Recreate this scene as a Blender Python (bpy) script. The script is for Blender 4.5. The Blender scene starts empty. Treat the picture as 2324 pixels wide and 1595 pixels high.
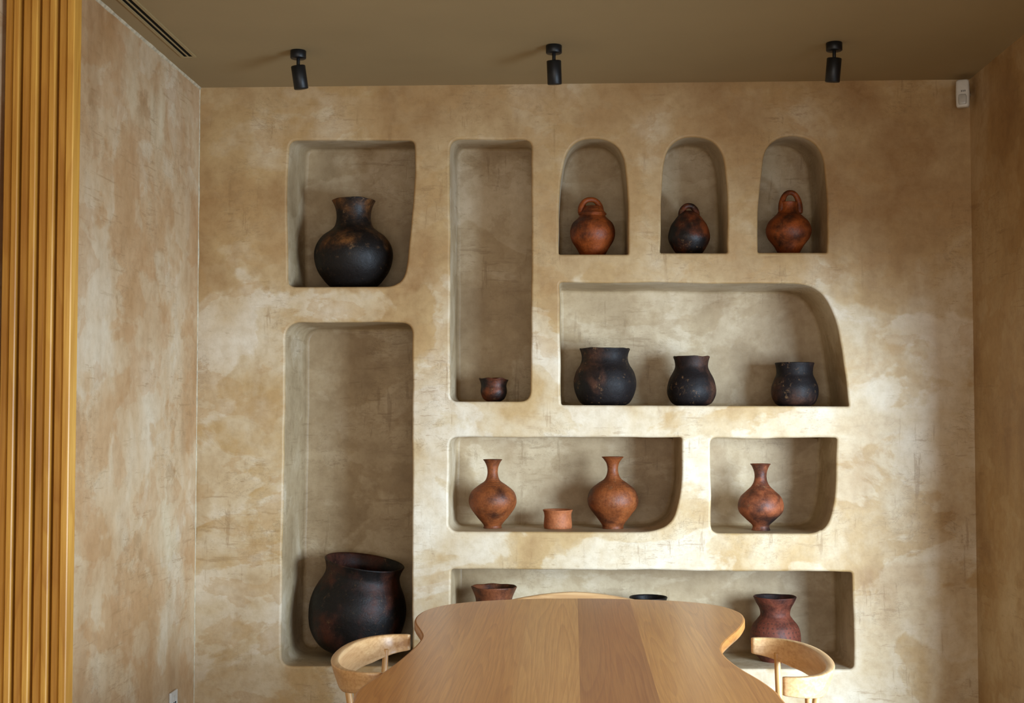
import bpy, bmesh, math, random
from mathutils import Vector, Matrix, Euler, noise
from mathutils.geometry import tessellate_polygon
random.seed(4)
S = bpy.context.scene
COL = S.collection
F = 3085.0; D = 5.1; HC = 1.35
PITCH = math.radians(2.46); YAW = math.radians(2.56)
ROT = Euler((math.pi/2+PITCH, 0, YAW)).to_matrix()
CAM = Vector((0, -D, HC))
def ray(px, py):
    return ROT @ Vector(((px-1162)/F, -(py-797.5)/F, -1))
def P(px, py, y=0.0):            # measured photo point -> world point on a plane parallel to the niche wall
    d = ray(px, py); return CAM + d*((y-CAM.y)/d.y)
def T(px, py, z=0.75):           # measured photo point -> world point on a horizontal plane
    d = ray(px, py); return CAM + d*((z-CAM.z)/d.z)
ZC = P(1300, 190).z
XL = P(447, 850).x; XR = P(2210, 850).x

# ---------------------------------------------------------------- materials
def lin(h):
    h = h.lstrip('#'); o = []
    for i in (0, 2, 4):
        c = int(h[i:i+2], 16)/255
        o.append(c/12.92 if c <= .04045 else ((c+.055)/1.055)**2.4)
    return (*o, 1)
class M:
    def __init__(s, name, rough=.7, spec=.3):
        s.m = bpy.data.materials.new(name); s.m.use_nodes = True
        s.t = s.m.node_tree; s.b = s.t.nodes['Principled BSDF']
        s.b.inputs['Roughness'].default_value = rough
        s.b.inputs['Specular IOR Level'].default_value = spec
    def n(s, typ, **k):
        nd = s.t.nodes.new(typ)
        for a, v in k.items(): setattr(nd, a, v)
        return nd
    def l(s, a, b): s.t.links.new(a, b)
    def coord(s, scale=(1, 1, 1), src='Object', off=None, loc=None):
        tc = s.n('ShaderNodeTexCoord'); mp = s.n('ShaderNodeMapping')
        mp.inputs['Scale'].default_value = scale
        if loc: mp.inputs['Location'].default_value = loc
        s.l(tc.outputs[src], mp.inputs['Vector'])
        if off is not None: s.l(off, mp.inputs['Location'])
        return mp.outputs[0]
    def noise(s, vec, scale, detail=5, rough=.55, dist=0):
        t = s.n('ShaderNodeTexNoise'); t.inputs['Scale'].default_value = scale
        t.inputs['Detail'].default_value = detail; t.inputs['Roughness'].default_value = rough
        t.inputs['Distortion'].default_value = dist
        s.l(vec, t.inputs['Vector']); return t.outputs['Fac']
    def ramp(s, fac, stops, interp='LINEAR'):
        r = s.n('ShaderNodeValToRGB'); cr = r.color_ramp; cr.interpolation = interp
        while len(cr.elements) < len(stops): cr.elements.new(.5)
        for e, (p, c) in zip(cr.elements, stops):
            e.position = p; e.color = c if not isinstance(c, (int, float)) else (c, c, c, 1)
        s.l(fac, r.inputs[0]); return r.outputs[0]
    def math(s, op, a, b=None, c=None):
        m = s.n('ShaderNodeMath', operation=op)
        for i, v in enumerate((a, b, c)):
            if v is None: continue
            if isinstance(v, (int, float)): m.inputs[i].default_value = v
            else: s.l(v, m.inputs[i])
        return m.outputs[0]
    def smooth(s, v, a, b):
        m = s.n('ShaderNodeMapRange', interpolation_type='SMOOTHSTEP')
        s.l(v, m.inputs[0]); m.inputs[1].default_value = a; m.inputs[2].default_value = b
        return m.outputs[0]
    def mix(s, fac, a, b, mode='MIX'):
        m = s.n('ShaderNodeMix', data_type='RGBA', blend_type=mode)
        for i, v in ((0, fac), (6, a), (7, b)):
            if isinstance(v, (int, float)): m.inputs[i].default_value = v
            elif isinstance(v, tuple): m.inputs[i].default_value = v
            else: s.l(v, m.inputs[i])
        return m.outputs[2]
    def xyz(s, vec):
        x = s.n('ShaderNodeSeparateXYZ'); s.l(vec, x.inputs[0]); return x.outputs
    def bump(s, h, strength=.3, dist=.01):
        b = s.n('ShaderNodeBump'); b.inputs['Strength'].default_value = strength
        b.inputs['Distance'].default_value = dist
        s.l(h, b.inputs['Height']); s.l(b.outputs[0], s.b.inputs['Normal'])
    def color(s, c):
        if isinstance(c, tuple): s.b.inputs['Base Color'].default_value = c
        else: s.l(c, s.b.inputs['Base Color'])
        return s.m

def plaster(name, brown, mid, cream, zline=None, bias=0.0, streak=(1, 1, 1), pale=None, patchy=.55, ochre=None):
    m = M(name, .5, .3)
    pale = pale or lin('#ded3c2')
    ochre = ochre or lin('#a67a45')
    v = m.coord(); vs = m.coord(streak)
    big = m.noise(vs, 1.5, 4, .5, .15)
    med = m.noise(m.coord(streak, loc=(3, 1, 7)), 4.0, 6, .58, .2)
    fine = m.noise(v, 30, 6, .7)
    f = m.math('ADD', m.math('MULTIPLY', big, .5), m.math('MULTIPLY', med, .5))
    x, y, z = m.xyz(v)
    lower = None
    if zline is not None:
        zz = m.math('SUBTRACT', zline, z)
        wob = m.math('MULTIPLY', m.math('SUBTRACT', m.noise(v, 2.6, 4), .5), .8)
        zz = m.math('ADD', zz, wob)
        lower = m.smooth(zz, -.02, .02)
        f = m.math('ADD', f, m.math('MULTIPLY', m.math('SUBTRACT', lower, .5), .065))
        # paler, with fewer ochre patches, low around the centre and right niches
        cen = m.math('MULTIPLY', m.smooth(m.math('ADD', x, m.math('MULTIPLY', wob, .6)), -.75, -.25), m.smooth(m.math('SUBTRACT', 1.75, z), 0, .5))
        f = m.math('ADD', f, m.math('MULTIPLY', cen, .03))
        h = m.math('MULTIPLY', m.smooth(x, .95, 1.15), m.smooth(m.math('ADD', m.math('SUBTRACT', .80, z), m.math('MULTIPLY', wob, .5)), 0, .05))
        f = m.math('SUBTRACT', f, m.math('MULTIPLY', h, .08))
    f = m.math('ADD', f, bias)
    c = m.ramp(f, [(.34, brown), (.5, mid), (.65, cream)])
    pt = m.noise(m.coord((.9, .9, 1.35), loc=(9, 4, 2)), 2.3, 7, .56, .35)
    patch = m.math('MULTIPLY', m.ramp(pt, [(.49, 0), (.515, .85), (.60, .75), (.72, .25)]), patchy)
    if lower is not None: patch = m.math('MULTIPLY', patch, m.math('ADD', m.math('MULTIPLY', lower, .75), .25))
    c2 = m.ramp(f, [(.36, mid), (.5, cream), (.66, pale)])
    c = m.mix(patch, c, c2)
    pbn = m.noise(m.coord((1, 1, 1.5), loc=(1, 8, 5)), 4.2, 7, .58, .35)
    pb = m.math('MULTIPLY', m.ramp(pbn, [(.53, 0), (.555, .85), (.66, .5), (.75, .3)]), patchy*.85)
    if lower is not None: pb = m.math('MULTIPLY', pb, m.math('SUBTRACT', 1.0, m.math('MULTIPLY', cen, .75)))
    c = m.mix(pb, c, m.mix(.5, ochre, mid))
    c = m.mix(m.ramp(fine, [(.38, .28), (.56, 0)]), c, (.62, .55, .45, 1), 'MULTIPLY')
    for sc_, th in (((1.2, 1, 9), 4.0), ((7, 1, .8), 5.0), ((3, 1, 14), 6.0)):
        d = m.noise(m.coord(sc_, loc=(th, 2, th)), th, 6, .7, .15)
        d = m.math('MULTIPLY', m.smooth(d, .59, .64), m.smooth(m.noise(v, 2.4+th*.1, 3), .46, .58))
        c = m.mix(m.math('MULTIPLY', d, .4), c, m.mix(.5, brown, lin('#7a6040')))
    sc = m.ramp(m.noise(m.coord((1.0, 1.0, 2.0)), 5, 8, .75, .6), [(.494, 0), (.5, .6), (.506, 0)])
    sc = m.math('MULTIPLY', sc, m.smooth(m.noise(v, 2.9, 3), .52, .60))
    c = m.mix(sc, c, lin('#6b563a'))
    st = m.ramp(m.noise(m.coord((1, 1, .3)), 6, 5), [(.54, 0), (.78, .55)])
    c = m.mix(st, c, (.64, .54, .43, 1), 'MULTIPLY')
    hgt = m.math('ADD', m.math('MULTIPLY', fine, .05), m.math('ADD', m.math('MULTIPLY', med, .7), m.math('MULTIPLY', patch, .09)))
    m.bump(hgt, .42, .016)
    return m.color(c)

MAT_WALL = plaster('plaster_ochre', lin('#957045'), lin('#b29365'), lin('#cdbc9f'), zline=1.80, patchy=.56)
MAT_NICHE = plaster('plaster_khaki', lin('#907959'), lin('#b29b78'), lin('#cfbd9f'), pale=lin('#ddd0ba'), patchy=.5, ochre=lin('#947957'))
MAT_LEFT = plaster('plaster_rose', lin('#a47a4c'), lin('#bb9870'), lin('#cebb9b'), streak=(1, 1, .7), bias=.0, pale=lin('#d8cab6'), patchy=.5, ochre=lin('#a87444'))
MAT_RIGHT = plaster('plaster_umber', lin('#967249'), lin('#af8e61'), lin('#c2a882'), streak=(1, 1, .7), pale=lin('#ccb693'), patchy=.5)
def simple(name, col, rough=.6, spec=.3, var=.12, scale=30, bump=.1, metal=0):
    m = M(name, rough, spec); m.b.inputs['Metallic'].default_value = metal
    n = m.noise(m.coord(), scale, 5)
    d = tuple(max(0, v*(1-var*2)) for v in col[:3])+(1,)
    m.bump(n, bump, .002)
    return m.color(m.ramp(n, [(.3, d), (.6, col)]))
MAT_CEIL = simple('ceiling_taupe_paint', lin('#9c8762'), .75, .25, .04, 2.0, .05)
MAT_BLACK = simple('black_powder_coat', lin('#101113'), .45, .4, .2, 120, .1)
MAT_WHITE = simple('white_plastic', lin('#cdc8be'), .4, .4, .03, 60, .02)
MAT_LENS = simple('sensor_lens_plastic', lin('#b5b1a8'), .3, .5, .05, 90, .05)
MAT_GREYTRIM = simple('vent_trim_paint', lin('#a08b62'), .5, .3, .05, 20, .02)
MAT_DARK = simple('dark_slot', lin('#0b0a08'), .8, .1, .1, 20, .02)
MAT_FLOOR = simple('floor_microcement', lin('#7a6a55'), .6, .3, .1, 3, .1)
MAT_EDGE = simple('raw_plaster_edge', lin('#c4b79c'), .8, .1, .2, 40, .4)

def wood(name, a, b, c, axis='Y', rough=.38, planks=None, coat=0.0, fx=1.0, ringamt=.45, squeeze=.09, spec=.45):
    m = M(name, rough, spec)
    q_ = squeeze
    sc = {'X': (q_, 1, 1), 'Y': (1, q_, 1), 'Z': (1, 1, q_)}[axis]
    v = m.coord()
    off = None
    if planks:
        x, y, z = m.xyz(v)
        fac = m.math('MULTIPLY', m.math('ADD', x, .6), 1/1.2)
        pid = m.ramp(fac, [((p+.6)/1.2, q) for p, _, q in planks], 'CONSTANT')
        pcol = m.ramp(fac, [((p+.6)/1.2, q) for p, q, _ in planks], 'CONSTANT')
        cb = m.n('ShaderNodeCombineXYZ'); m.l(m.math('MULTIPLY', pid, 3.7), cb.inputs[0]); m.l(m.math('MULTIPLY', pid, 9.1), cb.inputs[1])
        off = cb.outputs[0]
    vs = m.coord(sc, off=off)
    ring = m.noise(vs, 4.5*fx, 2, .45, .2)
    ring = m.math('FRACT', m.math('MULTIPLY', ring, 22.0))
    ring = m.ramp(ring, [(0, .0), (.6, .4), (.9, 1), (1.0, .0)])
    sc2 = tuple(q*.35 if q < 1 else q for q in sc)
    fib = m.noise(m.coord(sc2, off=off), 160*fx, 4, .6)
    blotch = m.noise(m.coord(tuple(q*2 if q < 1 else q for q in sc)), 5, 3, .5, .3)
    col = m.ramp(blotch, [(.3, a), (.55, b), (.75, c)])
    if planks: col = m.mix(.7, col, pcol)
    col = m.mix(m.math('MULTIPLY', ring, ringamt), col, (.58, .37, .21, 1), 'MULTIPLY')
    col = m.mix(m.ramp(fib, [(.35, .5), (.6, 0)]), col, (.64, .47, .32, 1), 'MULTIPLY')
    m.bump(fib, .08, .002)
    m.b.inputs['Coat Weight'].default_value = coat; m.b.inputs['Coat Roughness'].default_value = .3
    return m.color(col)
PL = [(-.6, lin('#cf8b42'), .15), (-.30, lin('#d9984c'), .45), (-.135, lin('#e5aa5e'), .72), (.012, lin('#ac6a34'), .28), (.178, lin('#e2a252'), .9), (.34, lin('#cd8b42'), .6)]
MAT_TABLE = wood('table_wood_planks', lin('#c6823c'), lin('#dc994c'), lin('#eab46c'), 'Y', .36, PL, ringamt=.42, coat=.35, squeeze=.05, fx=1.5, spec=.45)
MAT_CHAIR = wood('chair_oak', lin('#d2a46a'), lin('#dfb681'), lin('#ebcb9e'), 'X', .36, coat=.2, ringamt=.3)
MAT_SLAT = wood('slat_golden_wood', lin('#b07c28'), lin('#cf9b40'), lin('#e2b25a'), 'Z', .42, ringamt=.3)
MAT_SEAT = simple('seat_paper_cord', lin('#8d6a40'), .8, .2, .15, 80, .3)

def clay(name, main, second, soot, amount=.5, rough=.5, incised=None, scuff=.5, big=5.5, spec=.3):
    m = M(name, rough, spec)
    oi = m.n('ShaderNodeObjectInfo')
    cb = m.n('ShaderNodeCombineXYZ')
    r = m.math('MULTIPLY', oi.outputs['Random'], 37.0)
    for i in range(3): m.l(r, cb.inputs[i])
    v = m.coord(off=cb.outputs[0])
    big = m.noise(v, big, 3, .5, .2); med = m.noise(v, 22, 7, .7, .3); fine = m.noise(v, 130, 4, .6)
    c = m.ramp(med, [(.3, second), (.62, main)])
    f = m.math('ADD', m.math('MULTIPLY', big, .8), m.math('MULTIPLY', med, .2))
    k = m.smooth(f, amount+.11, amount-.08)
    c = m.mix(k, c, soot)
    c = m.mix(m.ramp(fine, [(.3, .5), (.55, 0)]), c, (.45, .4, .38, 1), 'MULTIPLY')
    sp = m.math('MULTIPLY', m.smooth(m.noise(v, 50, 6, .78), .56, .66), m.smooth(m.noise(v, 8, 3), .44, .58))
    c = m.mix(m.math('MULTIPLY', sp, scuff), c, lin('#8c6845'))
    h = m.math('ADD', m.math('MULTIPLY', med, .6), m.math('MULTIPLY', fine, .25))
    m.l(m.math('ADD', m.math('MULTIPLY', med, .5), rough-.25), m.b.inputs['Roughness'])
    if incised:
        z0, z1, na, nz = incised
        x, y, z = m.xyz(m.coord())
        ang = m.math('ARCTAN2', y, x)
        rows = m.math('MULTIPLY', z, nz)
        a = m.math('SINE', m.math('ADD', m.math('MULTIPLY', ang, na), m.math('MULTIPLY', m.math('FLOOR', m.math('DIVIDE', rows, 6.283)), 1.57)))
        b = m.math('SINE', rows)
        d = m.math('GREATER_THAN', m.math('MULTIPLY', m.math('MAXIMUM', a, 0), m.math('MAXIMUM', b, 0)), .35)
        msk = m.math('MULTIPLY', m.math('GREATER_THAN', z, z0), m.math('LESS_THAN', z, z1))
        d = m.math('MULTIPLY', d, msk)
        c = m.mix(m.math('MULTIPLY', d, .7), c, (.05, .02, .012, 1))
        h = m.math('SUBTRACT', h, m.math('MULTIPLY', d, 1.0))
    m.bump(h, .6, .005)
    return m.color(c)
MAT_BLACKPOT = clay('smoked_black_clay', lin('#4f3122'), lin('#2b1e18'), lin('#171110'), .53, .58, scuff=.6, spec=.22)
MAT_BROWNBLACK = clay('smoked_brown_clay', lin('#482518'), lin('#241511'), lin('#110d0b'), .56, .5, scuff=.25, spec=.25)
MAT_JUG = clay('smoked_jug_clay', lin('#8a582b'), lin('#3d281b'), lin('#17120f'), .58, .5, scuff=.4, big=4.0, spec=.25)
MAT_ORANGE = clay('terracotta', lin('#964819'), lin('#6b300f'), lin('#29170e'), .41, .5, scuff=.25)
MAT_ORANGE2 = clay('terracotta_incised', lin('#8a4a22'), lin('#623118'), lin('#2b1811'), .41, .5, (.160, .205, 50, 900), scuff=.35)
MAT_SMOKED = clay('terracotta_smoked', lin('#934f2d'), lin('#6c3722'), lin('#1f1614'), .455, .5, (.155, .185, 50, 900))
MAT_HALF = clay('terracotta_half_sooted', lin('#7c3a17'), lin('#402314'), lin('#1a1310'), .51, .48)
MAT_RED = clay('red_terracotta_incised', lin('#743a27'), lin('#49241a'), lin('#20120f'), .43, .6, (.060, .155, 30, 380), scuff=.35)
MAT_BROWNCLAY = clay('dark_brown_clay', lin('#7a4426'), lin('#552c1a'), lin('#241611'), .46, .5, scuff=.3)
MAT_PALE = clay('pale_terracotta', lin('#a8633a'), lin('#8c4c29'), lin('#6a3a20'), .28, .6)

# ---------------------------------------------------------------- mesh helpers
def mk(name, verts, faces, mat, parent=None, smooth=True, loc=None, recalc=True):
    me = bpy.data.meshes.new(name); me.from_pydata([tuple(v) for v in verts], [], faces)
    if recalc:
        bm = bmesh.new(); bm.from_mesh(me); bmesh.ops.recalc_face_normals(bm, faces=bm.faces); bm.to_mesh(me); bm.free()
    for p in me.polygons: p.use_smooth = smooth
    me.materials.append(mat)
    o = bpy.data.objects.new(name, me); COL.objects.link(o)
    if parent: o.parent = parent
    if loc is not None: o.location = loc
    return o
def empty(name, loc):
    o = bpy.data.objects.new(name, None); o.empty_display_size = .05; o.location = loc
    COL.objects.link(o); return o
def tag(o, label, cat, group=None):
    o['label'] = label; o['category'] = cat
    if group: o['group'] = group
    return o
def loft(rings, cap0=True, cap1=True, closed=True):
    n = len(rings[0]); V = [v for r in rings for v in r]; Fc = []
    for i in range(len(rings)-1):
        for j in range(n if closed else n-1):
            k = (j+1) % n
            Fc.append((i*n+j, i*n+k, (i+1)*n+k, (i+1)*n+j))
    if cap0: Fc.append(tuple(range(n))[::-1])
    if cap1: Fc.append(tuple((len(rings)-1)*n+j for j in range(n)))
    return V, Fc
def tube(pts, radii, seg=20, capround=True):
    pts = [Vector(p) for p in pts]; rings = []
    for i, p in enumerate(pts):
        t = (pts[min(i+1, len(pts)-1)]-pts[max(i-1, 0)]).normalized()
        up = Vector((0, 1, 0)) if abs(t.y) < .9 else Vector((1, 0, 0))
        a = t.cross(up).normalized(); b = t.cross(a)
        def ring(c, r): return [c+a*(r*math.cos(2*math.pi*k/seg))+b*(r*math.sin(2*math.pi*k/seg)) for k in range(seg)]
        r = radii[i]
        if i == 0 and capround:
            rings += [ring(p, r*.75), ring(p+t*r*.12, r*.95)]
            rings.append(ring(p+t*r*.3, r))
        elif i == len(pts)-1 and capround:
            rings.append(ring(p-t*r*.3, r)); rings += [ring(p-t*r*.12, r*.95), ring(p, r*.75)]
        else: rings.append(ring(p, r))
    return loft(rings)
def box(x0, x1, y0, y1, z0, z1):
    V = [(x, y, z) for z in (z0, z1) for y in (y0, y1) for x in (x0, x1)]
    return V, [(0, 2, 3, 1), (4, 5, 7, 6), (0, 1, 5, 4), (2, 6, 7, 3), (0, 4, 6, 2), (1, 3, 7, 5)]
def merge(parts):
    V = []; Fc = []
    for v, f in parts:
        o = len(V); V += list(v); Fc += [tuple(i+o for i in q) for q in f]
    return V, Fc
def bevel(o, w, seg=3):
    md = o.modifiers.new('Bevel', 'BEVEL'); md.width = w; md.segments = seg; md.limit_method = 'ANGLE'; return o
def struct(o): o['kind'] = 'structure'; return o

# ---------------------------------------------------------------- niche wall
def fillet(pts):
    out = []; n = len(pts)
    for i, (x, y, r) in enumerate(pts):
        p = Vector((x, y)); a = Vector(pts[i-1][:2]); b = Vector(pts[(i+1) % n][:2])
        la = (a-p).length; lb = (b-p).length
        ra = min(r, la*.5); rb = min(r, lb*.5)
        A = p+(a-p)*(ra/la); B = p+(b-p)*(rb/lb)
        k = 4 if r < 12 else (8 if r < 45 else 14)
        for j in range(k+1):
            t = j/k; out.append(A*(1-t)**2+p*2*t*(1-t)+B*t*t)
    res = []
    for i, p in enumerate(out):
        q = out[(i+1) % len(out)]; d = (q-p).length
        if d < .3: continue
        k = max(1, int(d/16))
        for j in range(k): res.append(p.lerp(q, j/k))
    return res
NICHES = {
 'square': ([(657,318,18),(941,318,15),(942,430,90),(917,650,45),(652,651,20),(651,430,90)], .34, (0,0,-.03,0)),
 'tallmid': ([(1020,316,26),(1207,316,22),(1204,911,26),(1022,911,16)], .34, (.0,0,-.03,0)),
 'tallleft': ([(648,732,38),(936,732,28),(935,1512,12),(637,1512,28)], .42, (0,0,0,0)),
 'arch1': ([(1268,577,4),(1426,577,4),(1425,430,99),(1411,315,99),(1290,311,99),(1268,430,99)], .34, (0,0,-.03,0)),
 'arch2': ([(1498,574,4),(1651,574,4),(1651,430,99),(1636,313,99),(1516,309,99),(1500,430,99)], .34, (0,0,-.03,0)),
 'arch3': ([(1720,573,4),(1877,573,4),(1879,440,99),(1862,312,99),(1740,307,99),(1722,430,99)], .34, (0,0,-.03,0)),
 'long': ([(1270,641,8),(1862,643,60),(1907,750,99),(1927,922,4),(1273,919,6)], .36, (0,0,0,0)),
 'mid': ([(1020,992,20),(1547,992,6),(1547,1110,85),(1522,1208,75),(1018,1206,22)], .34, (0,0,0,0)),
 'small': ([(1613,994,14),(1899,994,5),(1896,1130,70),(1874,1211,45),(1613,1210,20)], .34, (0,0,0,0)),
 'bottom': ([(1023,1291,8),(1935,1297,8),(1938,1519,12),(1022,1514,12)], .36, (0,0,0,0)),
}
def wob(v, a=.0035):
    return a*noise.noise(v*5.0)+a*.5*noise.noise(v*14.0)
V = []; Fc = []; Mi = []
outer = [Vector((XL, 0, 0)), Vector((XR, 0, 0)), Vector((XR, 0, ZC)), Vector((XL, 0, ZC))]
V += outer; loops = [[0, 1, 2, 3]]
FLOORZ = {}
for key, (pp, dep, ins) in NICHES.items():
    o2 = [P(p.x, p.y) for p in fillet(pp)]
    n = len(o2)
    area = sum(o2[i].x*o2[(i+1) % n].z-o2[(i+1) % n].x*o2[i].z for i in range(n))
    sg = 1 if area > 0 else -1
    nor = []
    for i in range(n):
        t = (o2[(i+1) % n]-o2[i-1]).normalized(); nor.append(Vector((t.z, 0, -t.x))*sg)
    zmin = min(p.z for p in o2)
    o2 = [p+nor[i]*(wob(p) if p.z > zmin+.015 else 0) for i, p in enumerate(o2)]
    x0 = min(p.x for p in o2); x1 = max(p.x for p in o2); z0 = min(p.z for p in o2); z1 = max(p.z for p in o2)
    FLOORZ[key] = z0
    rb = .009
    rings = []
    for th in (0, 22, 45, 67, 90):
        a = math.radians(th)
        rings.append([p+nor[i]*(rb*(1-math.sin(a)))+Vector((0, rb*(1-math.cos(a)), 0)) for i, p in enumerate(o2)])
    def back(p, f):
        u = (p.x-x0)/(x1-x0); w = (p.z-z0)/(z1-z0)
        l, r, t, b = ins
        return Vector((p.x+f*(l*(1-u)-r*u), 0, p.z+f*(b*(1-w)-t*w)))
    for f in (.15, .4, .7, 1):
        rings.append([back(p, f)+Vector((0, rb+(dep-.014-rb)*f, 0)) for p in o2])
    rings.append([back(p, 1)-nor[i]*.003+Vector((0, dep-.005, 0)) for i, p in enumerate(o2)])
    rings.append([back(p, 1)-nor[i]*.012+Vector((0, dep, 0)) for i, p in enumerate(o2)])
    base = len(V)
    for r in rings: V += r
    loops.append([base+i for i in range(n)])
    for i in range(len(rings)-1):
        for j in range(n):
            k = (j+1) % n
            Fc.append((base+i*n+j, base+i*n+k, base+(i+1)*n+k, base+(i+1)*n+j)); Mi.append(1 if i >= 4 else 0)
    last = base+(len(rings)-1)*n
    for t in tessellate_polygon([[Vector((p.x, p.z, 0)) for p in rings[-1]]]):
        Fc.append(tuple(last+q for q in t)); Mi.append(3)
flat = [i for l in loops for i in l]
for t in tessellate_polygon([[Vector((V[i].x, V[i].z, 0)) for i in l] for l in loops]):
    Fc.append(tuple(flat[q] for q in t)); Mi.append(2)
wall = mk('wall_back', V, Fc, MAT_WALL, smooth=False, recalc=True)
me = wall.data; me.materials.append(MAT_NICHE)
for p, m_ in zip(me.polygons, Mi):
    p.material_index = 1 if m_ in (1, 3) else 0
    p.use_smooth = m_ in (0, 1)
struct(wall)

# ---------------------------------------------------------------- room shell
YB = -7.0
def slab(name, parts, mat):
    return struct(mk(name, *merge(parts), mat, smooth=False))
slab('wall_left', [box(XL-.12, XL, YB, .0, 0, ZC)], MAT_LEFT)
WY0, WY1, WZ0, WZ1 = -.64, -4.3, .05, 1.62  # unseen opening; its low head is set to shape the wall's light pool
slab('wall_right', [box(XR, XR+.12, WY0, 0, 0, ZC), box(XR, XR+.12, YB, WY1, 0, ZC),
                    box(XR, XR+.12, WY1, WY0, WZ1, ZC), box(XR, XR+.12, WY1, WY0, 0, WZ0)], MAT_RIGHT)
slab('floor', [box(XL-.2, XR+.2, YB, .0, -.1, 0)], MAT_FLOOR)
slab('ceiling', [box(XL-.2, XR+.2, YB, .0, ZC, ZC+.1)], MAT_CEIL)
fr = .04
slab('unseen_window_1', [box(XR+.03, XR+.08, WY0-fr, WY0, WZ0, WZ1), box(XR+.03, XR+.08, WY1, WY1+fr, WZ0, WZ1),
                  box(XR+.03, XR+.08, WY1+fr, WY0-fr, WZ0, WZ0+fr), box(XR+.03, XR+.08, WY1+fr, WY0-fr, WZ1-fr, WZ1)], MAT_BLACK)
sv = []
for i in range(161):
    y = -3.2*i/160
    w = .005+.004*max(0, noise.noise(Vector((y*9, 0, 3)))+.3)
    sv.append([Vector((XL, y, ZC-w*1.3)), Vector((XL+w*.5, y, ZC-w*1.1)), Vector((XL+w, y, ZC))])
struct(mk('trim_1', *loft(sv, False, False, False), MAT_EDGE))
sv = []
for i in range(121):
    z = ZC-ZC*i/120
    w = .002+.003*max(0, noise.noise(Vector((z*9, 5, 3)))+.2)
    sv.append([Vector((XL, -w, z)), Vector((XL+w*.3, -w*.3, z)), Vector((XL+w, 0, z))])
struct(mk('trim_2', *loft(sv, False, False, False), MAT_EDGE))

# ---------------------------------------------------------------- ceramics
def lathe(prof, seg=72, thick=.006, wobble=.012, wseed=0, rimwave=0.0):
    pts = [Vector((r, z)) for r, z in prof]; fine = []
    for i in range(len(pts)-1):
        p0 = pts[max(i-1, 0)]; p1 = pts[i]; p2 = pts[i+1]; p3 = pts[min(i+2, len(pts)-1)]
        for j in range(7):
            t = j/7
            q = .5*((2*p1)+(p2-p0)*t+(2*p0-5*p1+4*p2-p3)*t*t+(3*p1-p0-3*p2+p3)*t**3)
            fine.append(q)
    fine.append(pts[-1])
    ztop = fine[-1].y; zb = fine[0].y
    path = [Vector((max(q.x, .001), min(max(q.y, zb), ztop+.003))) for q in fine]
    rim = path[-1]
    inner = [Vector((rim.x-thick*.3, rim.y+thick*.35)), Vector((rim.x-thick*.8, rim.y+thick*.2))]
    for q in reversed(path[:-1]):
        if q.y > zb+thick*1.5: inner.append(Vector((max(q.x-thick, .002), q.y)))
    inner.append(Vector((.001, inner[-1].y-.001)))
    path = [Vector((path[0].x*.6, path[0].y))]+path+inner
    rings = []
    for q in path:
        r_ = []
        for k in range(seg):
            a = 2*math.pi*k/seg
            w = 1+wobble*noise.noise(Vector((math.cos(a)*1.2+wseed, math.sin(a)*1.2, q.y*7)))
            hh = (q.y-zb)/(ztop-zb)
            dz = rimwave*max(0, hh-.75)*4*noise.noise(Vector((math.cos(a)*1.5, math.sin(a)*1.5, wseed)))
            r_.append(Vector((q.x*w*math.cos(a), q.x*w*math.sin(a), q.y+dz)))
        rings.append(r_)
    return loft(rings, True, True)
def measure(cx, y0, floor, prof):
    s = (D+y0)/F; out = []
    for i, (hw, py) in enumerate(prof):
        z = P(cx, py, y0).z-floor
        out.append((hw*s, z))
    out[0] = (out[0][0], 0.0)
    return out
def pot(name, cx, y0, niche, prof, mat, label, cat, handle=None, group=None, **k):
    fz = FLOORZ[niche]+.0005
    pr = measure(cx, y0, fz, prof)
    loc = Vector((P(cx, prof[0][1], y0).x, y0, fz))
    if handle is None:
        o = mk(name, *lathe(pr, **k), mat, loc=loc)
        return tag(o, label, cat, group)
    e = empty(name, loc); tag(e, label, cat, group)
    mk('body', *lathe(pr, **k), mat, parent=e)
    s = (D+y0)/F
    hx, hw, yb, yt, rad, rot = handle
    zb = P(cx, yb, y0).z-fz; zt = P(cx, yt, y0).z-fz
    pts = []; rr = []
    for i in range(33):
        a = math.pi*(-.10+1.20*i/32)
        x = hw*s*math.copysign(abs(math.cos(a))**.85, math.cos(a)); zz = zb+(zt-zb)*(math.sin(a) if math.sin(a) > 0 else math.sin(a)*.8)
        pts.append(Vector((hx*s+x*math.cos(rot), x*math.sin(rot), zz)))
        rr.append(rad*s*(1+.35*abs(math.cos(a))**4))
    mk('handle', *tube(pts, rr, 16), mat, parent=e)
    return e

pot('water_jar', 802, .175, 'square', [(42,660),(62,643),(82,615),(90,583),(86,558),(72,537),(54,524),(44,514),(39.5,498),(40,482),(44,467),(50,456)], MAT_JUG,
    'large soot-black clay jar with flared neck and brown scorch patch', 'clay jar', rimwave=.004, wseed=3)
pot('clay_cup', 1121, .15, 'tallmid', [(14,914),(24,905),(30,890),(29,876),(31,866),(34,860)], MAT_HALF,
    'small dark brown clay cup alone in the tall niche', 'clay cup', wobble=.03, rimwave=.008, thick=.005)
pot('handled_jug', 1345, .15, 'arch1', [(24,580),(36,565),(48,545),(51,526),(46,508),(35,497),(29,490),(32,486),(28,481),(25,476),(22,472),(20,469)], MAT_ORANGE,
    'terracotta jug with ringed neck and thick hoop handle over mouth', 'clay jug', handle=(-4, 22, 478, 453, 6.0, .2), group='hoop-handled jugs in arched niches', wseed=1, thick=.004)
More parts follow.
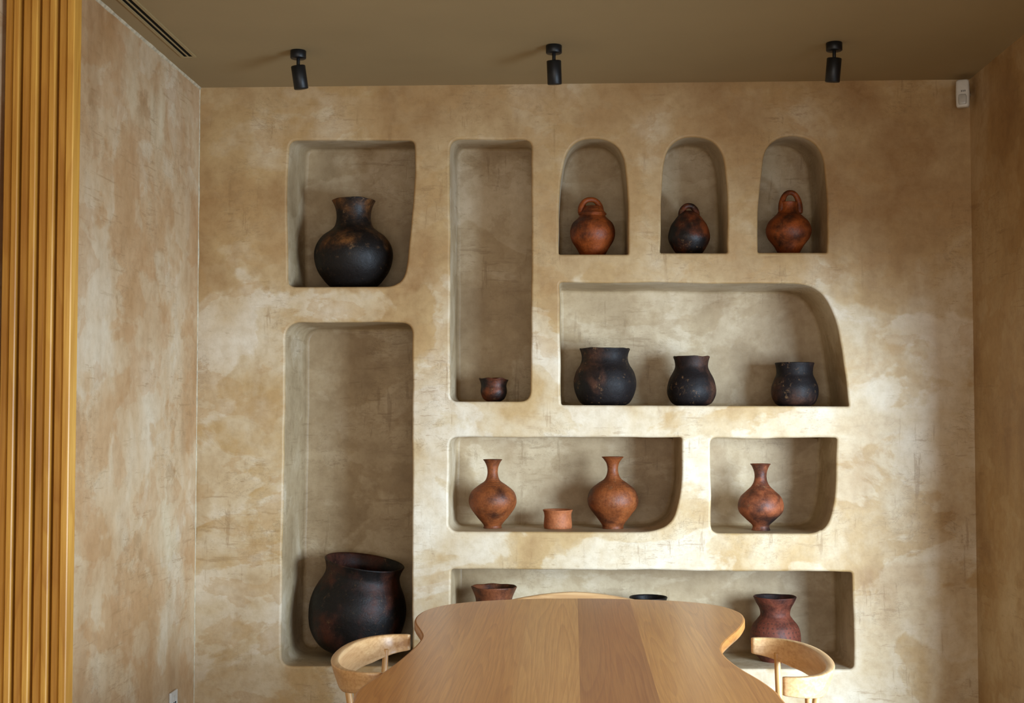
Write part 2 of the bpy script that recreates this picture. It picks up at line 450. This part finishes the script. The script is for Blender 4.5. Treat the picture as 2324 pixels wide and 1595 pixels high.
pot('handled_jug', 1564, .15, 'arch2', [(22,578),(36,566),(46,547),(47,532),(41,512),(32,499),(25,490),(19,484),(12,480)], MAT_HALF,
    'gourd-shaped jug half blackened by smoke with loop handle', 'clay jug', handle=(0, 16, 487, 467, 6.4, .1), group='hoop-handled jugs in arched niches', wseed=5, thick=.004)
pot('handled_jug', 1790, .15, 'arch3', [(20,577),(32,560),(47,540),(51,522),(45,504),(33,492),(25,484),(21,475),(20,466),(21,460)], MAT_ORANGE,
    'bright orange terracotta jug with tall hoop handle', 'clay jug', handle=(5, 22, 474, 437, 5.8, .3), group='hoop-handled jugs in arched niches', wseed=8, thick=.004)
g = 'black cooking pots on the long shelf'
pot('cooking_pot', 1373, .17, 'long', [(34,928),(54,915),(67,892),(71,868),(66,845),(56,828),(52,815),(53,803),(57,792)], MAT_BLACKPOT,
    'widest round black clay pot with straight collar', 'clay pot', group=g, wseed=2, rimwave=.006)
pot('cooking_pot', 1570, .17, 'long', [(27,928),(44,915),(54,897),(55,880),(50,860),(41,843),(37,832),(38,820),(41,810)], MAT_BLACKPOT,
    'black clay pot with narrow collar and pale scuffs', 'clay pot', group=g, wseed=7, rimwave=.006)
pot('cooking_pot', 1804, .17, 'long', [(28,928),(42,917),(51,900),(52,880),(46,862),(41,850),(41,836),(44,824)], MAT_BLACKPOT,
    'smallest squat black clay pot with short collar', 'clay pot', group=g, wseed=11)
g = 'long-necked terracotta bottles'
pot('clay_bottle', 1118, .16, 'mid', [(21,1198),(21,1190),(36,1172),(51,1150),(54,1132),(48,1115),(32,1101),(17,1090),(12,1075),(13,1060),(18,1048),(22,1043)], MAT_ORANGE2,
    'brown terracotta bottle with flared mouth and dark spot', 'clay bottle', group=g, wseed=4, thick=.004)
pot('clay_bowl', 1266, .16, 'mid', [(31,1198),(32,1193),(31.5,1182),(30.5,1171),(31.5,1163),(34,1157)], MAT_PALE,
    'small cracked pale terracotta bowl between two bottles', 'clay bowl', wseed=6, thick=.005, wobble=.02)
pot('clay_bottle', 1391, .16, 'mid', [(24,1198),(25,1190),(38,1172),(54,1150),(57,1131),(50,1111),(34,1097),(18,1085),(12,1068),(14,1052),(21,1041),(25,1037)], MAT_ORANGE2,
    'bright orange terracotta bottle with incised dotted shoulder', 'clay bottle', group=g, wseed=9, thick=.004)
pot('clay_bottle', 1727, .14, 'small', [(21,1200),(19,1192),(33,1178),(48,1162),(51,1145),(45,1127),(31,1113),(20,1102),(14,1088),(14,1072),(19,1058),(23,1053)], MAT_SMOKED,
    'terracotta bottle with smoke-blackened neck alone in niche', 'clay bottle', group=g, wseed=12, thick=.004)
pot('wide_bowl', 1121, .17, 'bottom', [(30,1492),(48,1470),(60,1430),(56,1395),(42,1372),(42,1355),(52,1331)], MAT_BROWNCLAY,
    'brown clay pot with wide flaring rim, behind the table', 'clay pot', wseed=14, rimwave=.006)
pot('lidded_pot', 1472, .17, 'bottom', [(30,1492),(50,1470),(58,1430),(50,1392),(38,1376),(40,1364),(43,1355)], MAT_BROWNBLACK,
    'dark clay pot with low rim, behind the table', 'clay pot', wseed=15)
pot('flared_vase', 1760, .17, 'bottom', [(30,1497),(47,1480),(55,1460),(56,1440),(51,1420),(39,1404),(33,1394),(35,1380),(43,1365),(48,1354)], MAT_RED,
    'reddish-brown clay vase with flared mouth and incised dot bands', 'clay vase', wseed=16, rimwave=.003)
# big leaning jar
s = (D+.20)/F
pr = [(46*s, 0), (78*s, 14*s), (102*s, 48*s), (110*s, 90*s), (107*s, 122*s), (98*s, 147*s), (88*s, 167*s), (84*s, 182*s), (86*s, 196*s), (91*s, 209*s)]
Vv, Ff = lathe(pr, thick=.009, wseed=21, wobble=.015)
R = Matrix.Rotation(math.radians(9), 3, 'Y') @ Matrix.Rotation(math.radians(4), 3, 'X')
Vv = [R @ Vector(v) for v in Vv]; mz = min(v.z for v in Vv); Vv = [v-Vector((0, 0, mz)) for v in Vv]
o = mk('storage_jar', Vv, Ff, MAT_BROWNBLACK, loc=(P(797, 1400, .215).x, .215, FLOORZ['tallleft']+.001))
tag(o, 'very large black-brown clay jar leaning over, wide open mouth', 'clay jar')

# ---------------------------------------------------------------- table
tl = [(1320,1357),(1430,1359),(1540,1363),(1630,1373),(1678,1388),(1691,1405),(1680,1425),(1655,1447),(1639,1466),(1645,1487),(1680,1515),(1725,1541),(1765,1570),(1785,1595)]
tr = [(798,1595),(803,1575),(820,1557),(858,1532),(905,1498),(942,1465),(957,1444),(950,1428),(940,1412),(946,1396),(975,1380),(1030,1369),(1110,1362),(1210,1358)]
yc = -D
ctrl = [T(*p).xy for p in tl]
ctrl += [Vector((.455, yc+2.6)), Vector((.44, yc+2.3)), Vector((.39, yc+2.05)), Vector((.37, yc+1.85)), Vector((.43, yc+1.65)), Vector((.46, yc+1.45)), Vector((.36, yc+1.28)), Vector((.15, yc+1.22)),
         Vector((-.15, yc+1.22)), Vector((-.36, yc+1.28)), Vector((-.46, yc+1.45)), Vector((-.43, yc+1.65)), Vector((-.37, yc+1.85)), Vector((-.39, yc+2.05)), Vector((-.45, yc+2.3)), Vector((-.465, yc+2.6))]
ctrl += [T(*p).xy for p in tr]
n = len(ctrl); out = []
for i in range(n):
    p0, p1, p2, p3 = ctrl[i-1], ctrl[i], ctrl[(i+1) % n], ctrl[(i+2) % n]
    for j in range(6):
        t = j/6
        out.append(.5*((2*p1)+(p2-p0)*t+(2*p0-5*p1+4*p2-p3)*t*t+(3*p1-p0-3*p2+p3)*t**3))
n = len(out)
for _ in range(3): out = [(out[i-1]+out[i]*2+out[(i+1) % n])*.25 for i in range(n)]
nor = []
for i in range(n):
    t = (out[(i+1) % n]-out[i-1]).normalized(); nor.append(Vector((t.y, -t.x)))
area = sum(out[i].x*out[(i+1) % n].y-out[(i+1) % n].x*out[i].y for i in range(n))
if area < 0: nor = [-q for q in nor]
tb = empty('dining_table', (0, yc+2.8, 0))
tag(tb, 'long scalloped-edge dining table of mixed-tone wooden planks', 'table')
rings = []
for off, z in ((-.006, .75), (-.002, .7488), (0, .745), (0, .730), (-.003, .724), (-.03, .712), (-.034, .710)):
    rings.append([Vector((p.x+nor[i].x*off, p.y+nor[i].y*off-tb.location.y, z)) for i, p in enumerate(out)])
V, Fc = loft(rings, False, False)
for ri in (0, len(rings)-1):
    for t in tessellate_polygon([[Vector((q.x, q.y, 0)) for q in rings[ri]]]): Fc.append(tuple(ri*n+q for q in t))
top = mk('tabletop', V, Fc, MAT_TABLE, parent=tb, smooth=False)
for p in top.data.polygons: p.use_smooth = abs(p.normal.z) < .95
for sx in (-1, 1):
    for yy in (1.02, -1.0):
        mk('leg', *tube([(sx*.27, yy, 0), (sx*.24, yy, .71)], [.022, .035]), MAT_TABLE, parent=tb)

# ---------------------------------------------------------------- chairs
MAT_CHAIRLEG = wood('chair_oak_legs', lin('#cd9f62'), lin('#daae74'), lin('#e6c290'), 'Z', .38, ringamt=.25)
def build_chair(loc, rz, crest=0.0):
    e = empty('dining_chair', loc); e.rotation_euler = (0, 0, rz)
    A, B = .266, .120
    N = 64; rings = []; path = []
    for i in range(N+1):
        u = -1+2*i/N
        th = u*math.radians(97)
        x = A*math.copysign(abs(math.sin(th))**.9, math.sin(th)); y = B*math.copysign(abs(math.cos(th))**.95, math.cos(th))
        path.append((Vector((x, y, .725-crest*(abs(x)/A)**1.6)), u))
    for i, (p, u) in enumerate(path):
        t = (path[min(i+1, N)][0]-path[max(i-1, 0)][0]); t.z = 0; t.normalize()
        sd = Vector((t.y, -t.x, 0))
        k = 1-abs(u)
        w = .008+.003*min(1, k*1.5); h = .021+.010*min(1, k*1.8)
        zc = -.010*min(1, k*1.8)
        endk = min(1, (k*N/2+.6)/1.2)
        w *= .75+.25*endk; h *= .9+.1*endk
        r = []
        for q in range(24):
            a = 2*math.pi*q/24
            ca = math.copysign(abs(math.cos(a))**.28, math.cos(a)); sa = math.copysign(abs(math.sin(a))**.28, math.sin(a))
            r.append(p+sd*(w*ca-.010*sa*min(1, k*2.5))+Vector((0, 0, h*sa+zc)))
        rings.append(r)
    mk('backrest', *loft(rings), MAT_CHAIR, parent=e)
    for sx in (1, -1):
        mk('leg', *tube([(sx*.235, .075, 0), (sx*.233, .06, .4), (sx*.237, .045, .712-crest*.8)], [.011, .013, .0075]), MAT_CHAIRLEG, parent=e)
    for sx in (1, -1):
        mk('leg', *tube([(sx*.235, -.35, 0), (sx*.225, -.33, .43)], [.012, .017]), MAT_CHAIRLEG, parent=e)
    mk('spindle', *tube([(0, .072, .44), (0, .115, .700)], [.010, .008]), MAT_CHAIRLEG, parent=e)
    rg = []
    for off, z in ((-.02, .425), (0, .432), (0, .448), (-.01, .456), (-.04, .458)):
        r = []
        for q in range(48):
            a = 2*math.pi*q/48
            ca = math.copysign(abs(math.cos(a))**.45, math.cos(a)); sa = math.copysign(abs(math.sin(a))**.45, math.sin(a))
            r.append(Vector(((.235+off)*ca, -.14+(.225+off)*sa, z)))
        rg.append(r)
    mk('seat', *loft(rg), MAT_SEAT, parent=e)
    for sx in (-1, 1):
        v, f = box(sx*.222-.009, sx*.222+.009, -.32, .062, .385, .425)
        bevel(mk('apron', v, f, MAT_CHAIRLEG, parent=e, smooth=False), .003)
    for y in (-.33, .06):
        v, f = box(-.215, .215, y-.009, y+.009, .385, .425)
        bevel(mk('apron', v, f, MAT_CHAIRLEG, parent=e, smooth=False), .003)
    return e
chair = build_chair((.490, -D+3.40, 0), -math.pi/2)
def copy_tree(src, loc, rz):
    c = src.copy(); COL.objects.link(c); c.location = loc; c.rotation_euler = (0, 0, rz)
    for ch in src.children:
        k = ch.copy(); k.parent = c; COL.objects.link(k)
    return c
chair2 = copy_tree(chair, (-.456, -D+3.41, 0), math.pi/2)
chair3 = build_chair((.005, -D+4.425, 0), 0, crest=.034)
gc = 'curved-back wooden chairs around the table'
tag(chair, 'pale oak chair with curved bow backrest in bright light', 'chair', gc)
tag(chair2, 'honey oak chair with curved bow backrest against table', 'chair', gc)
tag(chair3, 'oak chair mostly hidden, backrest top showing beyond table end', 'chair', gc)

# ---------------------------------------------------------------- ceiling spotlights
def spot(px, py_top, hx, tilt, lean):
    yy = T(px, py_top, ZC).y; X = T(px, py_top, ZC).x
    e = empty('ceiling_spotlight', (X, yy, ZC))
    def cyl(r, z0, z1, b=.002):
        rings = []
        for rr, z in ((r-b, z0), (r, z0-b), (r, z1+b), (r-b, z1)):
            rings.append([Vector((rr*math.cos(2*math.pi*k/40), rr*math.sin(2*math.pi*k/40), z)) for k in range(40)])
        return loft(rings)
    mk('canopy', *cyl(.027, 0, -.028), MAT_BLACK, parent=e)
    mk('stem', *tube([(0, 0, -.027), (0, 0, -.054)], [.006, .006], 16), MAT_BLACK, parent=e)
    V, Fc = cyl(.0245, .004, -.076)
    R = Matrix.Rotation(tilt, 3, 'Y') @ Matrix.Rotation(lean, 3, 'X')
    V = [R @ Vector(v)+Vector((0, 0, -.056)) for v in V]
    h = mk('lamp_head', V, Fc, MAT_BLACK, parent=e)
    for o in e.children:
        md = o.modifiers.new('e', 'EDGE_SPLIT'); md.split_angle = math.radians(50)
    return tag(e, 'black cylindrical ceiling spotlight on short swivel stem', 'spotlight', 'black ceiling spotlights')
spot(677, 115, 0, math.radians(-7), math.radians(8))
spot(1257, 103, 0, math.radians(-2), math.radians(8))
spot(1893, 97, 0, math.radians(4), math.radians(8))

# ---------------------------------------------------------------- ceiling vent
ve = empty('ceiling_vent', (T(432, 128, ZC).x-.004, T(432, 128, ZC).y, ZC))
tag(ve, 'long thin linear slot air vent set in ceiling', 'air vent')
L = 2.6
parts = [box(-.026, -.016, -L, 0, -.005, 0), box(.016, .026, -L, 0, -.005, 0), box(-.0045, .0015, -L, 0, -.003, 0), box(-.016, .016, -.006, 0, -.005, 0)]
mk('vent_frame', *merge(parts), MAT_GREYTRIM, parent=ve, smooth=False)
mk('vent_slot', *box(-.016, .016, -L, -.006, -.002, 0), MAT_DARK, parent=ve, smooth=False)

# ---------------------------------------------------------------- motion sensor
ps = P(2185, 213, -.075)
se = empty('motion_sensor', ps); tag(se, 'white plastic motion detector mounted in the wall corner', 'motion sensor')
def rbox(w, d, h, e=.35, z0=0):
    rg = []
    for z, sc in ((-h/2, .80), (-h/2+.003, .92), (-h/2+.008, .98), (-h/4, 1), (0, 1.02), (h/4, 1), (h/2-.008, .97), (h/2-.003, .90), (h/2, .78)):
        rg.append([Vector((w/2*sc*math.copysign(abs(math.cos(a))**e, math.cos(a)), d/2*sc*math.copysign(abs(math.sin(a))**e, math.sin(a)), z)) for a in [2*math.pi*k/40 for k in range(40)]])
    return loft(rg)
rz = math.radians(-20)
b = mk('housing', *rbox(.048, .036, .101, .5), MAT_WHITE, parent=se); b.rotation_euler = (0, 0, rz)
l_ = mk('lens', *rbox(.030, .012, .037, .6), MAT_LENS, parent=se); l_.location = (-.006, -.016, -.024); l_.rotation_euler = (0, 0, rz)
for i in range(3):
    v_ = mk('indicator_slot', *box(-.004+i*.006, -.002+i*.006, -.0200, -.0160, .004, .010), MAT_DARK, parent=se, smooth=False); v_.rotation_euler = (0, 0, rz)
mk('mounting_bracket', *tube([(.0, .012, .01), (.02, .04, .012), (.035, .0745, .012)], [.010, .011, .014], 16), MAT_WHITE, parent=se)

# ---------------------------------------------------------------- wall socket
oy = -D+XL*F/(388-1300)
oe = empty('wall_socket', (XL, oy, P(388, 1567, oy).z-.042)); tag(oe, 'white square electrical wall socket low on plaster wall', 'socket')
bevel(mk('cover_plate', *box(0, .009, -.041, .041, -.041, .041), MAT_WHITE, parent=oe, smooth=False), .003)
rg = []
for r, x in ((.026, .0085), (.026, .0115), (.022, .0115), (.020, .003)):
    rg.append([Vector((x, r*math.cos(2*math.pi*k/32), r*math.sin(2*math.pi*k/32))) for k in range(32)])
mk('socket_well', *loft(rg), MAT_WHITE, parent=oe, smooth=False)
for yy in (-.0095, .0095):
    mk('pin_hole', *box(.009, .0118, yy-.0025, yy+.0025, -.0025, .0025), MAT_DARK, parent=oe, smooth=False)

# ---------------------------------------------------------------- slatted wooden screen
ys = -D+3.30
xe = P(163, 800, ys).x
parts = [box(XL+.002, xe-.008, ys+.030, ys+.045, 0, ZC-.004)]
xs = xe
wid = [.019, .018, .016, .019, .016, .019, .016, .018, .016, .019, .017, .02]
dp = [0, .012, .001, .013, 0, .012, .002, .012, .0, .012, .003, .012]
for w, d_ in zip(wid, dp):
    x0 = xs-w
    if x0 < XL+.002: x0 = XL+.002
    if xs-x0 < .004: break
    rg = []
    c_ = .0025
    for z in (0, ZC-.004):
        ya, yb_ = ys-.012+d_, ys+.035
        rg.append([Vector(q) for q in ((x0, yb_, z), (x0, ya+c_, z), (x0+c_, ya, z), (xs-c_, ya, z), (xs, ya+c_, z), (xs, yb_, z))])
    parts.append(loft(rg))
    xs = x0-.0055
o = mk('slatted_screen', *merge(parts), MAT_SLAT, smooth=False)
tag(o, 'full-height golden wooden slatted folding screen against plaster wall', 'wooden screen')

# ---------------------------------------------------------------- lights
def area(name, loc, target, sx, sy, power, col, spread=180):
    L = bpy.data.lights.new(name, 'AREA'); L.shape = 'RECTANGLE'; L.size = sx; L.size_y = sy; L.energy = power; L.color = col
    L.spread = math.radians(spread)
    o = bpy.data.objects.new(name, L); o.location = loc
    o.rotation_euler = (Vector(target)-Vector(loc)).to_track_quat('-Z', 'Y').to_euler(); COL.objects.link(o); return o
area('window_daylight', (2.80, -3.1, 1.15), (.60, 0, .80), 1.8, 1.5, 175, (.60, .79, 1.0), 115)
area('window_fill', (2.10, -2.7, 1.25), (0, -2.1, .70), 1.8, 1.2, 22, (.88, .95, 1.0), 150)  # second lamp added outside the opening to brighten table and chairs
area('room_fill', (.2, -6.8, 1.05), (-.1, 0, 1.1), 3.0, 1.8, 74, (1.0, .93, .83))  # broad fill lamp added behind the camera to lift the whole room
w = bpy.data.worlds.new('World'); S.world = w; w.use_nodes = True
bg = w.node_tree.nodes['Background']; bg.inputs[0].default_value = (.9, .94, 1, 1); bg.inputs[1].default_value = 1.0

# ---------------------------------------------------------------- camera
cd = bpy.data.cameras.new('Camera'); cd.sensor_width = 36; cd.lens = F/2324*36
co = bpy.data.objects.new('Camera', cd); co.location = CAM; co.rotation_euler = (math.pi/2+PITCH, 0, YAW)
COL.objects.link(co); S.camera = co
S.view_settings.view_transform = 'Standard'
S.view_settings.look = 'None'
